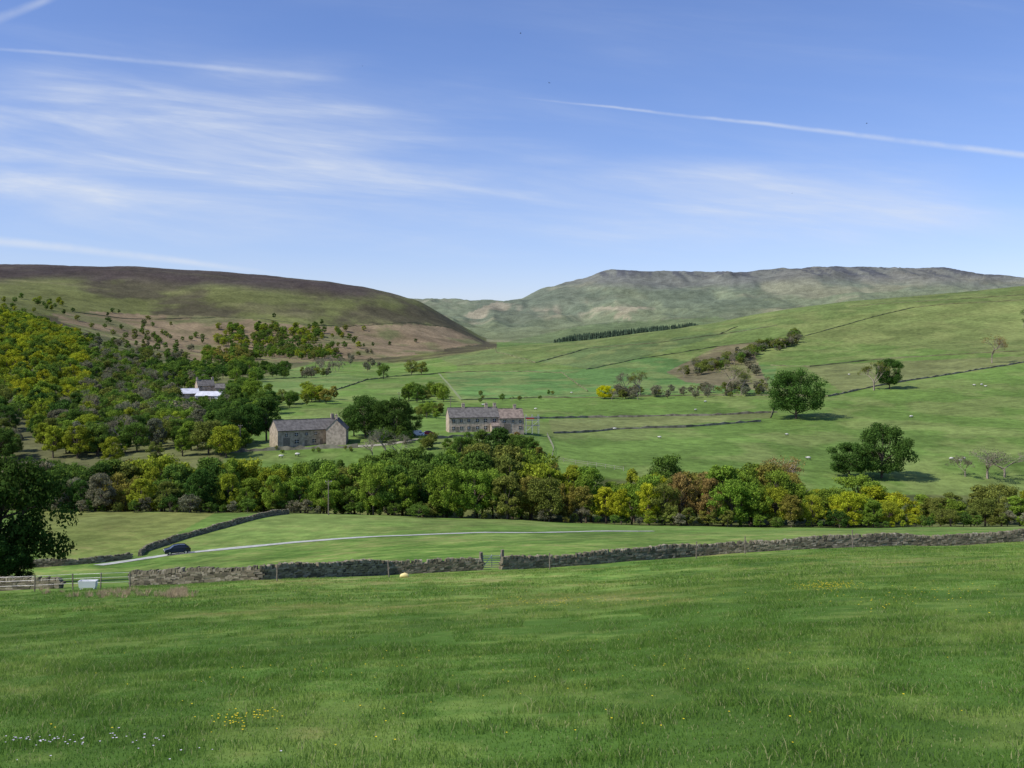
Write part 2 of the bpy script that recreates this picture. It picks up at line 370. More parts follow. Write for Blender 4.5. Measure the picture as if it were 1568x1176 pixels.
def put(T,name,px,D=None,base=None,top=None,h=None,w=1.0,colr=(.08,.13,.02),parent=None):
    if D is None: x,y,z=gp(px,base)
    else: x,y,z=at(px,D)
    me,H=T
    if h is None: h=(HZ-top)/F*y-z
    h=max(h,1.0)
    if parent is not None and 268<px<348 and y<560 and HZ-F*(z+h)/y<604: return None   # leaves out trees that would hide the white farm from the camera
    o=bpy.data.objects.new(name,me); s=h/H
    o.location=(x,y,z-.02*h); o.scale=(s*w*random.uniform(.94,1.06),s*w*random.uniform(.94,1.06),s); o.rotation_euler=(0,0,random.uniform(0,6.28))
    j=random.uniform(.85,1.15); o.color=(colr[0]*j*random.uniform(.93,1.07),colr[1]*j,colr[2]*j,1)
    link(o,parent); return o
DG=(.07,.135,.026);MG=(.13,.215,.036);YG=(.29,.345,.033);BY=(.38,.41,.028);OC=(.29,.27,.055);BRN=(.29,.215,.07);OL=(.20,.235,.048);GREY=(.22,.22,.13);LG=(.20,.30,.038)
belt=empty('riverside_woodland')
topc=[(-100,700),(40,705),(150,706),(250,702),(350,704),(450,705),(540,702),(600,693),(640,696),(700,690),(760,690),(820,692),(860,712),(930,722),(1000,706),(1060,704),(1110,708),(1180,712),(1230,722),(1270,738),(1330,735),(1370,748),(1420,752),(1480,752),(1520,748),(1568,760),(1800,760)]
def beltcol(px):
    tab=[(60,[DG,GREY,MG]),(170,[MG,DG,GREY]),(260,[OL,OC,YG,MG]),(340,[MG,DG]),(480,[YG,LG,YG]),(560,[LG,MG,OL]),(720,[MG,MG,DG,LG]),(800,[YG,OL,LG,MG]),(930,[OC,OL,LG,YG]),(1010,[YG,BY,LG]),(1090,[BRN,OC,OL]),(1170,[YG,LG,LG]),(1270,[OC,YG,OL,LG]),(1420,[BY,YG,LG]),(1480,[OL,LG]),(3000,[YG,OL,LG])]
    for p,c in tab:
        if px<p: return random.choice(c)
for row,(D,dy,st) in enumerate([(231,24,30),(243,10,30),(258,0,32),(276,-2,36),(292,4,40)]):
    px=-120+row*7
    while px<1720:
        if row>=3 and px>880: px+=st; continue
        T=random.choice(BR)
        tp=np.interp(px,[t[0] for t in topc],[t[1] for t in topc])-3+dy+random.choice([random.uniform(-12,6),random.uniform(0,20)])
        if row>=3: tp+=10 if px<560 else 0
        put(T,'riverside_tree',px+random.uniform(-8,8),D=D+random.uniform(-5,5),top=tp,w=random.uniform(.7,1.05)*(1.25 if px>1250 else 1),colr=beltcol(px),parent=belt)
        px+=st*random.uniform(.7,1.2)
px=60
while px<1650:
    put(random.choice(FAR),'understory_bush',px,D=226+random.uniform(-1,3),h=random.uniform(1.5,4.5),w=1.2,colr=random.choice([MG,DG,OL,GREY,beltcol(px)]),parent=belt)
    px+=random.uniform(8,26)
wood=empty('hillside_woodland')
wp=[(-260,455),(0,478),(60,490),(120,522),(175,550),(225,572),(262,606),(275,640),(320,662),(365,672),(350,705),(-260,715)]
n=0;tries=0;pts=[]
while n<1500 and tries<32000:
    tries+=1
    D=math.sqrt(random.uniform(296**2,1050**2));px=random.uniform(-200,370)
    x,y,z=at(px,D);py=HZ-F*z/D
    if not bool(inpoly(np.array([px]),np.array([py+random.uniform(-6,6)]),wp)[0]): continue
    if any((x-a)**2+(y-b)**2<38 for a,b in pts[-400:]): continue
    pts.append((x,y))
    if px<130 and py<620: c=random.choice([YG,BY,YG,LG,LG,BY,MG])
    elif px>140 and py<660: c=random.choice([GREY,OL,MG,MG,GREY,LG])
    else: c=random.choice([YG,MG,DG,LG,GREY,MG,OL])
    T=random.choice(FAR) if D>400 else random.choice(BR)
    if c is GREY and random.random()<.35: T=BARE[2]
    put(T,'hillside_tree',px,D=D,h=random.uniform(7,12),w=random.uniform(.85,1.15),colr=c,parent=wood); n+=1
scat=empty('moorside_trees')
def cluster(cx,cy,rx,ry,n,h0,h1,cols,T=FAR,par=scat,w=1.0,dmin=150):
    for i in range(n):
        px=cx+random.uniform(-rx,rx);py=cy+random.uniform(-ry,ry)
        x,y,z=gp(px,py,dmin)
        put(random.choice(T),'hill_tree',px,D=y,h=random.uniform(h0,h1),w=w*random.uniform(.85,1.15),colr=random.choice(cols),parent=par)
cluster(300,495,200,8,8,6,9,[DG,OL]); cluster(410,518,78,15,110,8,14,[YG,OL,LG,MG]); cluster(430,543,75,8,80,8,12,[MG,OL,MG,LG])
cluster(350,550,40,11,50,8,13,[MG,LG,OC]); cluster(510,520,50,14,26,7,12,[YG,OL,MG]); cluster(235,545,65,14,60,6,10,[GREY,OL,MG])
cluster(180,515,65,16,34,6,9,[OL,MG,MG]); cluster(310,575,85,12,110,8,12,[MG,MG,LG,DG]); cluster(260,590,60,10,60,7,10,[MG,LG,GREY])
cluster(560,555,30,14,16,5,8,[GREY,OL]); cluster(400,572,40,7,34,7,11,[DG,MG]); cluster(60,470,60,12,22,6,10,[MG,YG]); cluster(590,528,50,4,4,6,8,[DG])
cluster(480,574,25,6,12,5,8,[GREY,OL]); cluster(270,520,40,8,14,6,9,[MG,OL]); cluster(150,480,60,4,5,6,8,[DG]); cluster(480,545,40,7,26,7,11,[OL,MG,YG])
cluster(510,563,28,8,24,7,10,[GREY],[BARE[1],BARE[2]]); cluster(190,575,30,20,26,7,10,[GREY],[BARE[1],BARE[2]])
farm=empty('farmyard_trees')
cluster(375,640,38,20,28,9,13,[DG,MG,MG,LG],BR,farm); cluster(375,612,22,10,16,9,12,[MG,LG],BR,farm); cluster(490,612,22,6,10,7,9,[LG,YG,OC],FAR,farm)
cluster(650,612,35,6,18,7,10,[MG,OL,LG],FAR,farm); cluster(440,622,30,6,9,5,8,[MG,OL],FAR,farm)
cluster(300,645,60,18,60,8,11,[MG,DG,GREY,LG],FAR,farm); cluster(655,636,22,6,10,4,7,[LG,OL],FAR,farm);cluster(310,622,48,4,30,3,5.5,[MG,LG,DG],FAR,farm)
cluster(592,674,38,5,16,3,6,[MG,DG],FAR,farm); cluster(680,684,40,6,16,2,4.5,[MG,OL,LG],FAR,farm);cluster(360,682,20,5,10,4,7,[LG,MG],FAR,farm)
cluster(800,690,25,8,7,3,6,[MG,OL,BRN],FAR,farm);cluster(480,692,60,3,8,1,2,[OL,LG],FAR,farm)
def T1(name,Ts,px,D,top,w,c,**k): return put(Ts,name,px,D=D,top=top,w=w,colr=c,**k)
T1('sycamore_tree',OAK[0],560,350,602,.85,DG);T1('sycamore_tree',OAK[1],605,346,606,.85,DG);T1('sycamore_tree',OAK[2],585,362,610,.9,DG);T1('sycamore_tree',BR[0],628,350,622,.9,MG)
T1('sycamore_tree',BR[2],542,356,618,.85,DG);T1('sycamore_tree',OAK[2],380,345,615,.75,DG);T1('sycamore_tree',OAK[1],350,338,622,.75,DG);T1('ash_tree',BR[1],408,350,605,.9,DG)
T1('alder_tree',BR[0],706,299,664,.85,MG);T1('alder_tree',BR[3],733,300,656,1.0,MG);T1('alder_tree',BR[1],765,302,652,1.1,DG);T1('alder_tree',BR[2],792,300,662,.8,MG);T1('copper_beech_tree',BR[4],824,299,682,.7,OC)
T1('bare_ash_tree',BARE[1],590,310,655,1.1,GREY);T1('bare_ash_tree',BARE[0],570,306,668,1.1,GREY);T1('bare_ash_tree',BARE[2],612,303,666,1.1,GREY);T1('ash_tree',BR[3],345,318,665,.8,LG);T1('ash_tree',BR[4],645,298,682,.8,MG)
put(FAR[0],'hawthorn_tree',587,base=580,top=556,w=.9,colr=MG);put(FAR[2],'hawthorn_tree',630,base=574,top=550,w=1.0,colr=OL);put(FAR[1],'hawthorn_tree',645,base=574,top=552,w=1.1,colr=OL)
put(OAK[0],'oak_tree',1219,base=641,top=562,w=.9,colr=DG)
put(OAK[1],'oak_tree',1350,base=732,top=644,w=.86,colr=DG);put(OAK[2],'oak_tree',1300,base=733,top=674,w=1.15,colr=DG)
put(OAK[2],'oak_tree',1362,base=596,top=546,w=.8,colr=DG);put(BARE[2],'ash_tree',1338,base=598,top=553,w=1.1,colr=OL)
put(BARE[1],'bare_ash_tree',1512,D=314,top=684,w=1.5,colr=GREY);put(BARE[2],'bare_ash_tree',1478,D=316,top=698,w=1.4,colr=GREY);put(BARE[0],'bare_ash_tree',1538,D=316,top=690,w=1.4,colr=GREY)
put(BARE[1],'bare_ash_tree',1519,base=556,top=512,w=1,colr=BRN);put(BARE[1],'bare_ash_tree',1113,base=606,top=556,w=1,colr=OL);put(BARE[2],'ash_tree',1135,base=606,top=564,w=.9,colr=OL)
put(BARE[2],'ash_tree',958,base=604,top=570,w=.9,colr=GREY);put(BARE[2],'ash_tree',980,base=606,top=568,w=1,colr=OL)
put(OAK[1],'gorse_bush',926,base=611,top=589,w=1.25,colr=(.60,.56,.012))
put(BR[0],'sycamore_tree',1020,D=272,top=690,w=.8,colr=MG);put(BARE[2],'ash_tree',1190,D=280,top=698,w=1.3,colr=BRN)
sl=empty('hill_scrub_trees')
for (x0,y0,x1,y1,n_,h0,h1,cs) in [(935,608,1180,600,56,3,7,[GREY,OL,GREY]),(1040,575,1110,560,30,5,9,[GREY,OL]),(1100,565,1225,520,80,5,10,[GREY,OL,OL,MG]),(1130,540,1160,575,16,4,8,[GREY]),(1060,598,1180,590,16,3,6,[OL,GREY]),(1568,490,1566,505,2,8,10,[MG]),(720,612,850,608,10,2,4,[MG,OL])]:
    for i in range(n_):
        t_=random.random();px=x0+(x1-x0)*t_+random.uniform(-4,4);py=y0+(y1-y0)*t_+random.uniform(-6,6)
        put(random.choice(FAR+[BARE[2],BARE[2]]),'scrub_tree',px,base=py,h=random.uniform(h0,h1),w=1.1,colr=random.choice(cs),parent=sl)
put(OAK[0],'roadside_sycamore_tree',-6,D=112,top=688,w=.78,colr=(.055,.105,.02))
put(OAK[1],'roadside_sycamore_tree',-110,D=108,top=670,w=.9,colr=(.055,.105,.02))
for px,D,h_ in ((2,108,5.0),(-30,104,6),(28,112,3.6)): put(BR[2],'hawthorn_bush',px,D=D,h=h_,w=1.2,colr=(.05,.10,.02))
put(FAR[2],'hawthorn_bush',640,base=793,h=3.0,w=1.8,colr=MG)
mb=MB();random.seed(5)
for i in range(620):
    t_=random.random(); px=848+222*t_; dd=1330+random.uniform(0,170)
    ax,ay,az=at(px,dd); topy=np.interp(px,[848,880,960,1060,1072],[519,511,503,493,496])
    h=max(6,(HZ-topy)/F*ay-az)*random.uniform(.75,1.05); h=min(h,26)
    for kx in range(4):
        z0=az+h*(.02+.23*kx);r=h*.2*(1-.22*kx)*random.uniform(.8,1.2);z1=z0+h*(.42-.04*kx)
        vv=[(ax+r*math.cos(a)*random.uniform(.8,1.2),ay+r*math.sin(a),z0+random.uniform(-.3,.3)) for a in [j*math.pi/3 for j in range(6)]]+[(ax,ay,min(z1,az+h))]
        mb.add(vv,[(j,(j+1)%6,6) for j in range(6)],0)
m_con=simple('spruce_needles',(.045,.07,.04),.9,.1,0,.4,.1,.3)
mb.obj('conifer_plantation',[m_con])
# ------------------------------------------------------------------ dry stone walls
def path(pl,step,dmin=5):
    P=[gp(a,b,dmin) for a,b in pl]; out=[]
    for (x0,y0,_),(x1,y1,_) in zip(P[:-1],P[1:]):
        n=max(1,int(math.hypot(x1-x0,y1-y0)/step))
        for i in range(n): out.append((x0+(x1-x0)*i/n,y0+(y1-y0)*i/n))
    out.append(P[-1][:2]); return out
def stone_wall(name,pl,H=1.15,scale=1.0,seed=3):
    random.seed(seed)
    P=np.array(path(pl,1.0)); seg=np.hypot(*np.diff(P,axis=0).T);S=np.concatenate([[0],np.cumsum(seg)])
    def q(s):
        x=np.interp(s,S,P[:,0]);y=np.interp(s,S,P[:,1]);x2=np.interp(s+.5,S,P[:,0]);y2=np.interp(s+.5,S,P[:,1]);x1=np.interp(s-.5,S,P[:,0]);y1=np.interp(s-.5,S,P[:,1])
        return x,y,math.atan2(y2-y1,x2-x1)
    ZZ=height(P[:,0],P[:,1]); mb=MB(); Ltot=S[-1]; ch=.15*scale; nk=int((H-.25)/ch)
    sag=lambda s: .10*math.sin(s*.31+seed)+.07*math.sin(s*.83+2*seed)
    for kx in range(nk):
        s=random.uniform(-.2,0)
        while s<Ltot:
            l=random.uniform(.22,.62)*scale; x,y,an=q(s+l/2); z=np.interp(s+l/2,S,ZZ)+sag(s)*(kx/nk)
            wd=.62-.2*kx/nk
            for sd in (-1,1):
                off=sd*(wd/4)+random.uniform(-.03,.03)
                mb.box((x-math.sin(an)*off,y+math.cos(an)*off,z+(kx+.35)*ch+random.uniform(-.01,.01)),(l*1.02,wd/2*1.05,ch*random.uniform(.85,1.1)),0,an+random.uniform(-.06,.06),.02)
            s+=l
    s=0
    while s<Ltot:
        l=random.uniform(.1,.28)*scale;x,y,an=q(s+l/2);z=np.interp(s+l/2,S,ZZ)+sag(s)
        if random.random()<.93:
            mb.box((x,y,z+nk*ch+.10+random.uniform(-.04,.04)),(l,.42,random.uniform(.18,.36)),0,an+random.uniform(-.1,.1),.035,top=.85)
        s+=l
    return mb.obj(name,[m_stone])
stone_wall('dry_stone_wall',[(-160,911),(0,905),(92,901)],1.1,seed=1)
stone_wall('dry_stone_wall',[(202,897),(400,888),(600,880),(737,873)],1.15,seed=2)
stone_wall('dry_stone_wall',[(769,872),(900,865),(1000,857),(1100,849),(1300,838),(1568,829),(1720,824)],1.25,seed=3)
stone_wall('dry_stone_wall',[(214,852),(222,845),(245,837),(330,812),(380,798),(441,787)],1.1,seed=4,scale=1.4)
stone_wall('dry_stone_wall',[(-60,874),(50,869),(100,866),(150,862),(200,856)],1.1,seed=5,scale=1.4)
def far_wall(name,pl,H=1.1,wd=.6,step=4,dmin=200,mat=None):
    P=path(pl,step,dmin); n=len(P); V=[];Fc=[]
    for i,(x,y) in enumerate(P):
        x0,y0=P[max(i-1,0)];x1,y1=P[min(i+1,n-1)];l=math.hypot(x1-x0,y1-y0)+1e-6;nx,ny=-(y1-y0)/l,(x1-x0)/l
        z=float(height(x,y)); h=H*random.uniform(.45,1.15)
        for s_,dz in ((-1,-.4),(-.75,h),(.75,h),(1,-.4)): V.append((x+nx*wd/2*s_,y+ny*wd/2*s_,z+dz))
    for i in range(n-1):
        for k_ in range(3): a=i*4+k_; Fc.append((a,a+4,a+5,a+1))
    mb=MB();mb.add(V,Fc,0); return mb.obj(name,[mat or m_wallfaint])
for pl in [[(805,642),(900,640),(1000,638),(1100,636),(1190,632)],[(848,664),(940,658),(1050,655),(1165,646)],[(1268,608),(1340,592),(1400,582),(1480,570),(1568,555),(1700,535)]]:
    far_wall('field_wall',pl,1.05,.6,3,200,m_wallfar)
for pl in [[(706,613),(830,609),(935,609)],[(935,609),(1060,606),(1190,606),(1268,608)],
 [(820,556),(860,545),(900,534),(1000,526),(1100,513),(1190,499)],[(970,551),(1100,531),(1230,516),(1300,497),(1400,471),(1568,460)],
 [(898,566),(970,551)],[(680,571),(760,569),(860,571)],[(1240,562),(1330,552),(1500,541),(1568,538)],[(440,606),(500,602),(560,582),(600,577),(680,571)],
 [(385,583),(470,578)],[(545,500),(690,503)],[(1190,606),(1180,640)],[(820,556),(760,540),(745,532)],[(700,560),(820,556)],
 [(1300,470),(1400,463),(1568,452)],[(1180,560),(1240,562)],[(860,571),(900,600)],[(1100,513),(1130,500)]]:
    far_wall('field_wall',pl,.9,.5)
far_wall('moor_wall',[(110,478),(330,486),(470,499),(545,499)],1.2,.8,12,700)
far_wall('farmyard_wall',[(350,694),(430,690),(548,686)],1.3,.5,2,200,m_wallfar)
far_wall('farmyard_wall',[(640,676),(700,670),(800,672)],1.1,.5,2,200,m_wallfar)
# ------------------------------------------------------------------ track
def strip(name,pl,wd,mat,dz=.06,step=2,dmin=100):
    P=path(pl,step,dmin);n=len(P);V=[];Fc=[]
    P=np.array(P)
    for _ in range(6): P[1:-1]=(P[:-2]+P[2:]+2*P[1:-1])/4
    for i,(x,y) in enumerate(P):
        x0,y0=P[max(i-1,0)];x1,y1=P[min(i+1,n-1)];l=math.hypot(x1-x0,y1-y0)+1e-6;nx,ny=-(y1-y0)/l,(x1-x0)/l
        for s_ in (-1,-.33,.33,1):
            w_=wd/2*s_*random.uniform(.85,1.1);V.append((x+nx*w_,y+ny*w_,float(height(x+nx*w_,y+ny*w_))+dz))
    for i in range(n-1):
        for k_ in range(3): a=i*4+k_;Fc.append((a,a+4,a+5,a+1))
    mb=MB();mb.add(V,Fc,0);return mb.obj(name,[mat]),P
_,RP=strip('farm_track',[(150,866),(205,857),(273,849),(350,840),(470,829),(560,823),(650,819),(800,816),(1000,813.5)],2.8,m_road)
m_path=simple('worn_grass_path',(.22,.25,.12),.9,.1,0,.2,.8)
strip('hill_track',[(672,572),(688,590),(706,612)],1.6,m_path,.1,4,300)
strip('farm_yard_road',[(545,684),(600,682),(640,672),(700,669),(800,669)],4,m_yard,.08,3,300)
# ------------------------------------------------------------------ buildings
def gable_house(name,loc,rot,Lh,W,eh,rh,mw,mr,wins,doors=(),chim=(),roofover=.3):
    e=empty(name,loc,rot); mb=MB(); h=Lh/2
    V=[(-h,0,-2),(h,0,-2),(h,W,-2),(-h,W,-2),(-h,0,eh),(h,0,eh),(h,W,eh),(-h,W,eh),(-h,W/2,eh+rh),(h,W/2,eh+rh)]
    mb.add(V,[(0,1,5,4),(2,3,7,6),(1,2,6,9,5),(3,0,4,8,7)],0); mb.obj('walls',[mw],e)
    mb=MB(); o=roofover; sl=rh/(W/2)
    for sg in (0,1):
        y0=-o if sg==0 else W+o; z0=eh-o*sl
        a=[(-h-o*.4,y0,z0+.05),(h+o*.4,y0,z0+.05),(h+o*.4,W/2,eh+rh+.05),(-h-o*.4,W/2,eh+rh+.05)]
        b=[(x,y,z+.16) for x,y,z in a]; mb.add(a+b,[(0,1,2,3),(4,5,6,7),(0,1,5,4),(1,2,6,5),(3,0,4,7)],0)
    mb.box((0,W/2,eh+rh+.24),(Lh+.2,.3,.14),0); mb.obj('roof',[mr],e)
    mb=MB()
    for (x,z,w,hh) in wins:
        mb.box((x,-.03,z),(w+.3,.10,hh+.3),2); mb.box((x,-.06,z),(w,.08,hh),1); mb.box((x,-.085,z),(w,.06,.07),3); mb.box((x,-.088,z),(.07,.06,hh-.01),3)
    for (x,w,hh) in doors:
        mb.box((x,-.03,hh/2),(w+.3,.10,hh+.3),2);mb.box((x,-.06,hh/2),(w,.08,hh),0)
    if mb.v: mb.obj('windows_and_doors',[m_wood,m_glass,m_house2,m_white],e)
    if chim:
        mb=MB()
        for x in chim:
            mb.box((x,W/2,eh+rh+.6),(1.1,.8,1.9),0);mb.box((x,W/2,eh+rh+1.58),(1.25,.95,.14),0)
            for dx in (-.25,.25): mb.tube([(x+dx,W/2,eh+rh+1.6),(x+dx,W/2,eh+rh+2.05)],[.14,.11],8,1)
        mb.obj('chimneys',[mw,m_roof2],e)
    mb=MB();mb.box((0,-o-.06,eh-.02-o*sl+.1),(Lh,.12,.1),0);mb.obj('gutter',[m_glass],e)
    return e
x,y,z=at(474,333)
r1=math.radians(33)
gable_house('stone_farmhouse',(x,y,z-.1),r1,22,8,5.4,3.1,m_house,m_roof,[(-8,3.9,.9,1.0),(-4.5,1.6,1.5,1.2),(-4.6,4,1.1,1.0),(-1,4,1.0,1.0),(1.6,1.6,1.4,1.2),(2.2,4,1.0,1.0),(6.5,1.6,1.4,1.2),(6.5,4,1.0,1.0),(9.3,3.9,.9,1.0)],[(-8,2.4,3.0),(-1.3,1.1,2.1),(4.2,1.1,2.1)],(9.8,))
x2,y2=x+math.cos(r1)*11.4,y+math.sin(r1)*11.4
gable_house('stone_farmhouse_wing',(x2+2.4,y2-2.4,z-.1),r1+math.radians(62),11,6.5,5.6,3.2,m_house2,m_roof,[(-3,3.6,.8,.9),(0,3.6,.8,.9),(3,3.6,.8,.9),(-2,1.4,.9,1)],[(1,1,2.1)],(-4.6,))
x,y,z=at(745,366); r2=math.radians(13)
gable_house('stone_terrace_house',(x-4.5,y-1.2,z-.1),r2,18.5,7.5,5.5,3.2,m_house2,m_roof,[(xx,zz,1.1,1.15) for xx in (-7.6,-4.8,-2.0,1.2,4.2,7.6) for zz in (1.6,4.2)],[(-6.2,1,2.1),(-.4,1,2.1),(6,1.1,2.1)],(-3.4,5.2,8.4))
gable_house('stone_barn',(x+math.cos(r2)*9.4,y+math.sin(r2)*9.4-.5,z-.1),r2,9.6,7.2,5.0,3.1,m_house2,m_roof2,[(-2.6,3.8,.9,.9),(.6,3.8,.9,.9),(3.4,3.6,.9,.9),(3.3,1.5,1,1)],[(-1.6,2.6,2.9)],(2.0,))
gable_house('stone_porch',(x+math.cos(r2)*3+math.sin(r2)*2.2,y+math.sin(r2)*3-math.cos(r2)*3.2,z-.1),r2,3,3,2.3,1.0,m_house2,m_roof2,[(0,1.4,.8,.8)])
e=empty('scaffolding',(x+math.cos(r2)*17.2,y+math.sin(r2)*17.2-1,z),r2); mb=MB()
for xx in (-2.4,0,2.4):
    for yy in (-1,.6): mb.tube([(xx,yy,-1),(xx,yy,6.2)],[.08,.08],6,0)
for zz in (2,4,5.1):
    for yy in (-1,.6): mb.tube([(-2.8,yy,zz),(2.8,yy,zz)],[.06,.06],6,0)
mb.tube([(-2.4,-1,0),(2.4,-1,4)],[.06,.06],6,0); mb.obj('poles',[m_metal],e)
mb=MB(); mb.box((0,-.2,2.1),(5.2,1.3,.08),0);mb.box((0,-.2,4.1),(5.2,1.3,.08),0);mb.obj('boards',[m_wood],e)
mb=MB(); mb.box((-1,-1.12,4.8),(3,.05,.5),0);mb.obj('red_banner',[m_red],e)
x,y,z=at(320,548);gable_house('white_roof_barn',(x,y-3,z+.2),math.radians(-6),14,8,2.8,2.2,m_white,m_wroof,[(-4,1.6,2,1),(3,1.6,2,1)],[(0,3,2.6)])
x,y,z=at(288,562);gable_house('white_roof_barn',(x,y,z+1.4),math.radians(22),12,9,2.8,2.6,m_house2,m_wroof,[(-3,1.8,2,1)],[(2,2.4,2.5)])
x,y,z=at(316,584);gable_house('stone_farmhouse',(x,y,z+1.8),math.radians(32),10,6.5,4.4,3.2,m_house2,m_roof,[(-3,1.6,1,1),(-3,3.4,1,1),(3,3.4,1,1),(3,1.6,1,1)],[(0,1,2.1)],(-4.5,4.5))
x,y,z=at(332,580);gable_house('stone_farm_cottage',(x+3,y,z+1.0),math.radians(10),8,6,3.4,2.4,m_house,m_roof,[(-2,1.6,1,1),(2,1.6,1,1)],[(0,1,2.1)],(3.4,))
# ------------------------------------------------------------------ vehicles
def car(name,loc,rot,paint,van=False):
    e=empty(name,loc,rot)
    if van: prof=[(-2.0,.3),(2.0,.3),(2.02,.8),(1.95,1.0),(1.35,1.15),(.8,1.9),(-1.95,1.95),(-2.02,.8)]; cab=[(1.25,1.15),(.75,1.8),(.1,1.82),(.1,1.15)]
    else: prof=[(-1.95,.35),(1.95,.30),(2.02,.55),(1.95,.80),(1.15,.98),(.55,1.40),(-.2,1.50),(-1.2,1.45),(-1.80,1.02),(-1.98,.85)]; cab=[(.98,1.0),(.5,1.34),(-.15,1.42),(-1.15,1.37),(-1.62,1.02)]
    mb=MB(); n=len(prof)
    def hw(z): return .86 if z<1.0 else .86-.20*min(1,(z-1.0)/.5)
    V=[(x,-hw(z),z) for x,z in prof]+[(x,hw(z),z) for x,z in prof]
    mb.add(V,[tuple(range(n)),tuple(range(2*n-1,n-1,-1))]+[(i,(i+1)%n,(i+1)%n+n,i+n) for i in range(n)],0)
    o=mb.obj('body',[paint],e); bv=o.modifiers.new('b','BEVEL');bv.width=.05;bv.segments=2
    mb=MB()
    for sg in (-1,1):
        V=[(x,sg*(hw(z)+.012),z) for x,z in cab]; mb.add(V,[tuple(range(len(V)))],0)
    if not van:
        mb.add([(1.12,-.72,1.0),(1.12,.72,1.0),(.60,.62,1.38),(.60,-.62,1.38)],[(0,1,2,3)],0)
        mb.add([(-1.80,-.7,1.06),(-1.80,.7,1.06),(-1.27,.6,1.43),(-1.27,-.6,1.43)],[(0,1,2,3)],0)
    else: mb.add([(1.40,-.75,1.17),(1.40,.75,1.17),(.9,.66,1.82),(.9,-.66,1.82)],[(0,1,2,3)],0)
    mb.obj('windows',[m_glass],e)
    mb=MB()
    for sg in (-1,1):
        for xx in (-1.25,1.25):
            mb.tube([(xx,sg*.70,.31),(xx,sg*.89,.31)],[.32,.32],16,0); mb.tube([(xx,sg*.88,.31),(xx,sg*.905,.31)],[.19,.19],10,1)
    mb.obj('wheels',[m_tyre,m_metal],e)
    mb=MB()
    for sg in (-1,1): mb.box((2.0,sg*.6,.68),(.08,.35,.14),0); mb.box((-1.98,sg*.65,.85),(.06,.2,.2),1)
    for sg in (-1,1): mb.box((.75,sg*.95,1.02),(.12,.16,.12),2)
    mb.obj('lights_and_mirrors',[m_white,m_red,paint],e); return e
def pos_xy(x,y,dz=0): return (x,y,float(height(x,y))+dz)
x,y,z=gp(273,846,120); i=int(np.argmin((RP[:,0]-x)**2+(RP[:,1]-y)**2)); x,y=RP[i]; d=RP[i+1]-RP[i-1]
car('parked_car',pos_xy(x,y,.08),math.atan2(d[1],d[0])+math.pi,m_carp)
x,y,z=at(657,352); car('red_car',(x,y,z+.25),.2,m_red)
x,y,z=at(641,350); car('white_van',(x,y,z+.25),.1,m_white,van=True)
# ------------------------------------------------------------------ gate, posts, trough
def post(mb,x,y,h=1.4,r=.07,lean=.06):
    z=float(height(x,y)); mb.tube([(x,y,z-.3),(x+random.uniform(-lean,lean),y+random.uniform(-lean,lean),z+h)],[r,r*.9],7,0)
x0,y0,z0=gp(738,872.5);x1,y1,z1=gp(768,871.5)
e=empty('farm_gate',(x0,y0-.1,z0),math.atan2(y1-y0,x1-x0)); Lg=math.hypot(x1-x0,y1-y0);mb=MB()
for k_ in range(6): mb.tube([(.1,0,.2+.19*k_),(Lg-.1,0,.2+.19*k_+(z1-z0))],[.03,.03],6,0)
for xx in (.1,Lg-.1,Lg/2): mb.tube([(xx,0,.15),(xx,0,1.2)],[.03,.03],6,0)
mb.tube([(.1,.03,.2),(Lg/2,.03,1.1)],[.025,.025],6,0);mb.obj('gate_bars',[m_metal],e)
mb=MB()
for xx in (-.08,Lg+.08): mb.box((xx,0,.65),(.22,.22,1.7),0,0,.01)
mb.obj('gate_posts',[m_wood],e)
for (px,py,h) in [(1066,855,1.5),(1141,848,1.6),(1306,840,1.7),(842,872,1.3),(424,891,1.2),(596,884,1.2)]:
    x,y,z=gp(px,py);mb=MB();post(mb,x,y,h,.055,.12);mb.box((x,y,z+h*.55),(.10,.05,.1),0);mb.obj('fence_post',[m_wood])
fe=empty('post_and_wire_fence'); mb=MB();pp=path([(-60,909),(60,905),(118,902),(160,901),(205,900)],2.6)
for (x,y) in pp: post(mb,x,y-.7,1.15,.05)
mb.obj('posts',[m_wood],fe); mb=MB()
for hgt in (.45,.8,1.1): mb.tube([(x,y-.7,float(height(x,y-.7))+hgt) for x,y in pp],[.008]*len(pp),4,0)
mb.obj('wires',[m_metal],fe)
x,y,z=gp(144,901);e=empty('water_trough',(x,y-1.0,float(height(x,y-1.0))+.15),.05);mb=MB()
o_=[(-.62,-.28),(.62,-.28),(.62,.28),(-.62,.28)]
V=[(a*.9,b*.8,0) for a,b in o_]+[(a,b,.48) for a,b in o_]+[(a*.92,b*.85,.48) for a,b in o_]+[(a*.82,b*.7,.12) for a,b in o_]
Fc=[(3,2,1,0)]+[(k,(k+1)%4,(k+1)%4+4,k+4) for k in range(4)]+[(k+4,(k+1)%4+4,(k+1)%4+8,k+8) for k in range(4)]+[(k+8,(k+1)%4+8,(k+1)%4+12,k+12) for k in range(4)]+[(12,13,14,15)]
mb.add(V,Fc,0)
for a,b in o_: mb.box((a*.75,b*.6,-.1),(.08,.08,.25),0)
mb.obj('tub',[m_white],e)
x,y,z=gp(621,884);mb=MB();mb.tube([(-.42,0,.12),(-.3,0,.2),(0,0,.26),(.25,.02,.2),(.4,.03,.1)],[.07,.17,.23,.17,.05],9,0)
o=mb.obj('feed_sack',[m_yellow],None,True);o.location=(x,y-.5,z+.05);o.scale=(.8,.8,.8)
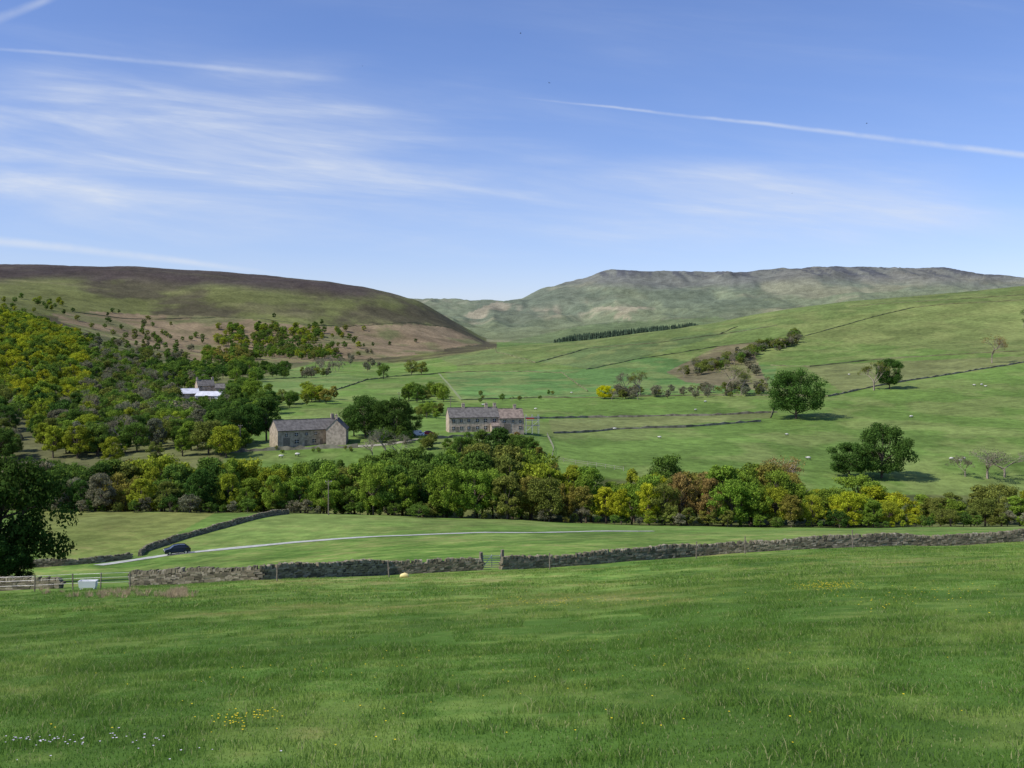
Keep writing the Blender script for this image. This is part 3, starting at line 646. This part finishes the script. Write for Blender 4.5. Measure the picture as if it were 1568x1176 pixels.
def upole(px,D,top):
    x,y,z=at(px,D);h=(HZ-top)/F*y-z;e=empty('utility_pole',(x,y,z));mb=MB();mb.tube([(0,0,-.5),(0,0,h)],[.15,.1],8,0);mb.box((0,0,h-.4),(1.4,.1,.12),0);mb.box((0,0,h-.9),(.9,.1,.1),0);mb.obj('pole',[m_wood],e)
    mb=MB(); [mb.tube([(q_,0,h-.34),(q_,0,h-.14)],[.05,.03],6,0) for q_ in (-.6,0,.6)]; mb.obj('insulators',[m_white],e)
upole(503,221,735);upole(611,400,600);upole(368,330,650);upole(690,395,608);upole(1155,560,600)
def rail_fence(name,pl,dmin=200):
    e=empty(name);mb=MB();pp=path(pl,3,dmin)
    for x,y in pp: post(mb,x,y,1.3,.08)
    for hgt in (.6,1.15): mb.tube([(x,y,float(height(x,y))+hgt) for x,y in pp],[.05]*len(pp),4,0)
    mb.obj('posts_and_rails',[m_yard],e)
rail_fence('paddock_fence',[(845,705),(900,713),(955,722)]);rail_fence('paddock_fence',[(838,668),(848,690),(845,705)])
# ------------------------------------------------------------------ sheep
mb=MB()
def ell(c,r,m_,nu=10,nv=7,j=.04):
    V=[];Fc=[]
    for a in range(nv+1):
        ph=math.pi*a/nv
        for b in range(nu):
            th=2*math.pi*b/nu;q=1+random.uniform(-j,j);V.append((c[0]+r[0]*math.cos(ph)*q,c[1]+r[1]*math.sin(ph)*math.cos(th)*q,c[2]+r[2]*math.sin(ph)*math.sin(th)*q))
    for a in range(nv):
        for b in range(nu): Fc.append((a*nu+b,a*nu+(b+1)%nu,(a+1)*nu+(b+1)%nu,(a+1)*nu+b))
    mb.add(V,Fc,m_)
ell((0,0,.72),(.62,.30,.32),0);ell((.62,0,.80),(.20,.15,.17),0);ell((.82,0,.66),(.20,.085,.10),1,8,6,0);ell((-.62,0,.66),(.07,.05,.14),0)
for sy_ in (-1,1):
    mb.tube([(.68,sy_*.07,.82),(.66,sy_*.2,.80)],[.045,.015],5,1)
    mb.tube([(.38,sy_*.16,.55),(.40,sy_*.16,.28),(.38,sy_*.16,-.02)],[.09,.045,.04],6,1)
    mb.tube([(-.40,sy_*.16,.6),(-.36,sy_*.17,.42),(-.48,sy_*.17,.27),(-.45,sy_*.17,-.02)],[.12,.07,.045,.04],6,1)
sheep=mb.mesh('sheep',[m_wool,m_dark],True)
for (px,py) in [(1492,592),(1503,591),(1509,593),(1457,706),(1470,708),(1476,706),(1238,705),(941,659),(1205,668),(820,628),(875,603),(1395,640),(1065,630),(740,622),(1300,575),(1080,617),(1010,672),(430,702),(455,699)]:
    x,y,z=gp(px,py,250);o=bpy.data.objects.new('sheep',sheep);o.location=(x,y,z);o.rotation_euler=(0,0,random.choice([0,3.1])+random.uniform(-.6,.6));s=random.uniform(1.0,1.2);o.scale=(s,s,s);link(o)
mb=MB();mb.tube([(-.12,0,0),(-.05,0,0),(.06,0,0),(.11,0,0)],[.008,.03,.03,.008],6,0)
for s_ in (-1,1): mb.add([(.04,0,.01),(-.04,0,.01),(-.03,s_*.14,.06),(-.10,s_*.28,.02),(.02,s_*.14,.06)],[(0,1,2,4),(4,2,3)],0)
mb.add([(-.1,0,0),(-.2,.05,0),(-.15,0,0),(-.2,-.05,0)],[(0,1,2),(0,2,3)],0);bm=mb.mesh('bird',[m_dark])
for px,py in [(797,51),(555,101),(841,127),(1327,189),(1213,296)]:
    D=140;o=bpy.data.objects.new('bird',bm);o.location=((px-CX)/F*D,D,(HZ-py)/F*D);o.rotation_euler=(.3,.2,random.uniform(0,6));link(o)
# ------------------------------------------------------------------ grass
def patch(name,size,n,hmin,hmax,wd,seg,seed):
    r=np.random.default_rng(seed);x=r.uniform(-size/2,size/2,n);y=r.uniform(-size/2,size/2,n)
    cl=fbm(x*1.6+seed*7+50,y*1.6+50,3);h=(hmin+(hmax-hmin)*r.random(n)**1.8)*(.4+1.3*sstep(.38,.72,cl))
    th=r.uniform(0,6.28,n);la=r.uniform(0,6.28,n);ln=h*r.uniform(.3,1.3,n)
    dx,dy=np.cos(th)*wd/2*r.uniform(.6,1.3,n),np.sin(th)*wd/2;lx,ly=np.cos(la)*ln,np.sin(la)*ln
    z0=np.full(n,-.02)
    if seg==1:
        V=np.stack([np.stack([x-dx,y-dy,z0],-1),np.stack([x+dx,y+dy,z0],-1),np.stack([x+lx,y+ly,h],-1)],1).reshape(-1,3);Q=np.arange(3*n).reshape(-1,3)
        return np_mesh(name,V,Q,[m_blade])
    m1=np.stack([x+lx*.35,y+ly*.35,h*.6],-1);d3=np.stack([dx,dy,0*dx],-1);b=np.stack([x,y,z0],-1);tip=np.stack([x+lx,y+ly,h],-1)
    V=np.stack([b-d3,b+d3,m1+d3*.8,m1-d3*.8,tip+d3*.08,tip-d3*.08],1).reshape(-1,3);k=np.arange(n)[:,None]*6
    Q=np.concatenate([k+np.array([[0,1,2,3]]),k+np.array([[3,2,4,5]])]);return np_mesh(name,V,Q,[m_blade])
PN=[patch('grass_near%d'%i,2.2,6000,.02,.080,.007,2,i) for i in range(4)]
PM=[patch('grass_mid%d'%i,3.3,5200,.025,.08,.013,1,10+i) for i in range(4)]
PF=[patch('grass_far%d'%i,6.5,4000,.035,.10,.035,1,20+i) for i in range(4)]
gr=empty('meadow_grass')
def lay(Ps,size,d0,d1):
    y=d0
    while y<d1:
        hwid=.60*y+3;x=-hwid
        while x<hwid:
            xx,yy=x+random.uniform(-.2,.2)*size*.3,y+random.uniform(-.2,.2)*size*.3
            px=CX+F*xx/max(yy,3);wl=float(ip(layers[0][0],px))
            if yy+size*.5<wl-.6 or Ps is PM or Ps is PN:
                z=float(height(xx,yy));e_=.5;gx=(float(height(xx+e_,yy))-float(height(xx-e_,yy)))/(2*e_);gy=(float(height(xx,yy+e_))-float(height(xx,yy-e_)))/(2*e_)
                n=Vector((-gx,-gy,1)).normalized();a=random.choice([0,1,2,3])*math.pi/2+random.uniform(-.1,.1)
                R=Vector((0,0,1)).rotation_difference(n).to_matrix().to_4x4()@Matrix.Rotation(a,4,'Z')
                o=bpy.data.objects.new('grass_patch',random.choice(Ps));o.matrix_world=Matrix.Translation((xx,yy,z))@R;link(o,gr)
            x+=size*.93
        y+=size*.93
lay(PN,2.2,4.5,17);lay(PM,3.3,17,40);lay(PF,6.5,41,108)
mf,nt,out=newmat('buttercup_petals');bsdf(nt,out,(.75,.60,.02),.5,.3);mw_,nt,out=newmat('cuckooflower_petals');bsdf(nt,out,(.62,.58,.64),.6,.2)
def flowers(name,pl,mat):
    mb=MB()
    for (px,py,rx,ry,n) in pl:
        for i in range(n):
            x,y,z=gp(px+random.gauss(0,rx),py+random.gauss(0,ry));h=random.uniform(.05,.11)
            mb.tube([(x,y,z),(x,y,z+h)],[.002,.002],3,1)
            r=random.uniform(.006,.011)*(1 if py>1000 else 1.6);c0=(x,y,z+h)
            V=[c0]+[(x+r*math.cos(a),y+r*math.sin(a),z+h+r*.5) for a in [k*math.pi/4 for k in range(8)]];mb.add(V,[(0,1+k,1+(k+1)%8) for k in range(8)],0)
    mb.obj(name,[mat,m_blade])
flowers('buttercups',[(360,1112,20,5,45),(405,1101,16,3,12),(700,1100,350,35,40),(900,900,300,15,120),(1265,900,25,3,220),(850,925,60,5,110),(700,1010,400,40,90),(450,910,120,8,80),(1400,915,80,10,70)],mf)
flowers('cuckooflowers',[(50,1147,45,3,45),(200,1143,40,4,16),(250,1165,120,8,10)],mw_)
m_rush=simple('dead_rushes',(.36,.28,.17),.9,.1,0,.2,2,.3)
mb=MB()
for i in range(100):
    x,y,z=gp(random.choice([random.uniform(150,290),random.uniform(60,300),random.gauss(270,8)]),random.uniform(904,916))
    for k_ in range(26):
        a=random.uniform(0,6.28);q_=random.uniform(.02,.25);h=random.uniform(.12,.38);bx,by=x+q_*math.cos(a)*.6,y+q_*math.sin(a)*.6
        mb.add([(bx-.012,by,z-.02),(bx+.012,by,z-.02),(bx+q_*math.cos(a)*.7,by+q_*math.sin(a)*.7,z+h)],[(0,1,2)],0)
mb.obj('dead_rush_tussocks',[m_rush])
# ------------------------------------------------------------------ sky, sun, camera
el=math.radians(47); sx,sy=-.90,-.42; az=math.atan2(sx,sy)
w=bpy.data.worlds.new('World');scene.world=w;w.use_nodes=True;nt=w.node_tree;nt.nodes.clear()
out=N(nt,'ShaderNodeOutputWorld');bg=N(nt,'ShaderNodeBackground');sky=N(nt,'ShaderNodeTexSky');sky.sky_type='NISHITA';sky.sun_disc=False
sky.sun_elevation=el;sky.sun_rotation=az;sky.altitude=300;sky.air_density=1.0;sky.dust_density=.6;sky.ozone_density=2.5
tc=N(nt,'ShaderNodeTexCoord');sp=N(nt,'ShaderNodeSeparateXYZ');nt.links.new(tc.outputs['Generated'],sp.inputs[0])
yy=mth(nt,'MAXIMUM',sp.outputs[1],.05);U=mth(nt,'DIVIDE',sp.outputs[0],yy);Vv=mth(nt,'DIVIDE',sp.outputs[2],yy)
def comb(a,b):
    c_=N(nt,'ShaderNodeCombineXYZ');nt.links.new(a,c_.inputs[0]);nt.links.new(b,c_.inputs[1]);return c_.outputs[0]
def lin(a,ka,b,kb,k0=0): return mth(nt,'ADD',mth(nt,'MULTIPLY',a,ka),mth(nt,'MULTIPLY_ADD',b,kb,k0))
v1=comb(lin(U,2.4,Vv,.8,.6),lin(U,1.6,Vv,17));v2=comb(lin(U,5,Vv,1,3),lin(U,4.5,Vv,40,1));v3=comb(lin(U,1.6,Vv,0,7),lin(Vv,5,U,.3,2))
c1=mrange(nt,noise(nt,v1,1.0,6,.58,.45),.38,.78);c2=mrange(nt,noise(nt,v2,1.0,5,.6,.4),.36,.78);c3=mrange(nt,noise(nt,v3,1.3,2,.5,.3),.30,.64)
def ellm(px,py,rx,ry):
    a=mth(nt,'DIVIDE',mth(nt,'SUBTRACT',U,(px-CX)/F),rx/F);b=mth(nt,'DIVIDE',mth(nt,'SUBTRACT',Vv,(HZ-py)/F),ry/F)
    r2_=mth(nt,'ADD',mth(nt,'MULTIPLY',a,a),mth(nt,'MULTIPLY',b,b));return mrange(nt,r2_,1.0,0.0)
reg=mth(nt,'MAXIMUM',ellm(300,225,700,165),mth(nt,'MULTIPLY',ellm(1000,320,800,90),.6));reg=mth(nt,'ADD',reg,.12)
cl=mth(nt,'MULTIPLY',mth(nt,'ADD',mth(nt,'MULTIPLY',c1,.60),mth(nt,'MULTIPLY',c2,mth(nt,'MULTIPLY_ADD',c1,.6,.2))),reg)
cl=mth(nt,'MULTIPLY',cl,mth(nt,'MULTIPLY_ADD',c3,.75,.25))
veil=mth(nt,'MULTIPLY',mth(nt,'MULTIPLY',c3,reg),.16)
tot=mth(nt,'ADD',cl,veil)
nw=noise(nt,comb(lin(U,14,Vv,0),lin(Vv,14,U,0)),1.0,4,.6)
def trail(p0,p1,w0,w1,amt,curve=0):
    u0,v0=(p0[0]-CX)/F,(HZ-p0[1])/F;u1,v1_=(p1[0]-CX)/F,(HZ-p1[1])/F;m_=(v1_-v0)/(u1-u0)
    t_=mth(nt,'DIVIDE',mth(nt,'SUBTRACT',U,u0),u1-u0)
    line=mth(nt,'ADD',mth(nt,'MULTIPLY_ADD',mth(nt,'SUBTRACT',U,u0),m_,v0),mth(nt,'MULTIPLY',mth(nt,'MULTIPLY',t_,mth(nt,'SUBTRACT',1.0,t_)),curve))
    line=mth(nt,'ADD',line,mth(nt,'MULTIPLY_ADD',nw,.004,-.002))
    d_=mth(nt,'ABSOLUTE',mth(nt,'SUBTRACT',Vv,line));wd=mth(nt,'MAXIMUM',mth(nt,'MULTIPLY_ADD',t_,(w1-w0)/F,w0/F),.0004)
    g_=mrange(nt,mth(nt,'DIVIDE',d_,wd),1.0,0.0);e1=mrange(nt,t_,-.05,.25)
    e2=mrange(nt,t_,1.05,.65) if p1[0]<1500 else mrange(nt,t_,9,8)
    if p0[0]<=0: e1=mrange(nt,t_,-9,-8)
    return mth(nt,'MULTIPLY',mth(nt,'MULTIPLY',g_,mth(nt,'MULTIPLY',e1,e2)),mth(nt,'MULTIPLY',mrange(nt,nw,.25,.7,.3,1.0),amt))
for tr in [trail((800,150),(1568,238),2,8,.5,.006),trail((0,75),(560,126),4,8,.26,.004),trail((0,370),(440,422),11,6,.6,.008),trail((0,27),(95,-8),13,9,.35)]:
    tot=mth(nt,'ADD',tot,tr)
tot=mth(nt,'MULTIPLY',mth(nt,'MINIMUM',tot,.8),mrange(nt,sp.outputs[1],.02,.2))
hs=N(nt,'ShaderNodeHueSaturation');hs.inputs['Saturation'].default_value=1.12;nt.links.new(sky.outputs[0],hs.inputs['Color'])
sk=mixc(nt,1,hs.outputs[0],(1.02,.95,1.18),'MULTIPLY')
c=mixc(nt,tot,sk,(5.4,5.8,6.5))
nt.links.new(c,bg.inputs[0]);bg.inputs[1].default_value=.135;nt.links.new(bg.outputs[0],out.inputs[0])
sd=Vector((sx,sy,0)).normalized()*math.cos(el)+Vector((0,0,math.sin(el)))
ld=bpy.data.lights.new('sun','SUN');ld.energy=4.4;ld.angle=math.radians(.5);ld.color=(1,.95,.87);lo=link(bpy.data.objects.new('sun',ld));lo.rotation_euler=sd.to_track_quat('Z','Y').to_euler();lo.location=(-50,-20,80)
cam=bpy.data.cameras.new('camera');cam.lens=35;cam.sensor_width=36;cam.shift_y=-(588-HZ)/1568;cam.clip_start=.1;cam.clip_end=30000
co=link(bpy.data.objects.new('camera',cam));co.rotation_euler=(math.pi/2,0,0);scene.camera=co
scene.view_settings.view_transform='Standard';scene.view_settings.look='None';scene.view_settings.exposure=0;scene.view_settings.gamma=1
print('objects',len(bpy.data.objects))
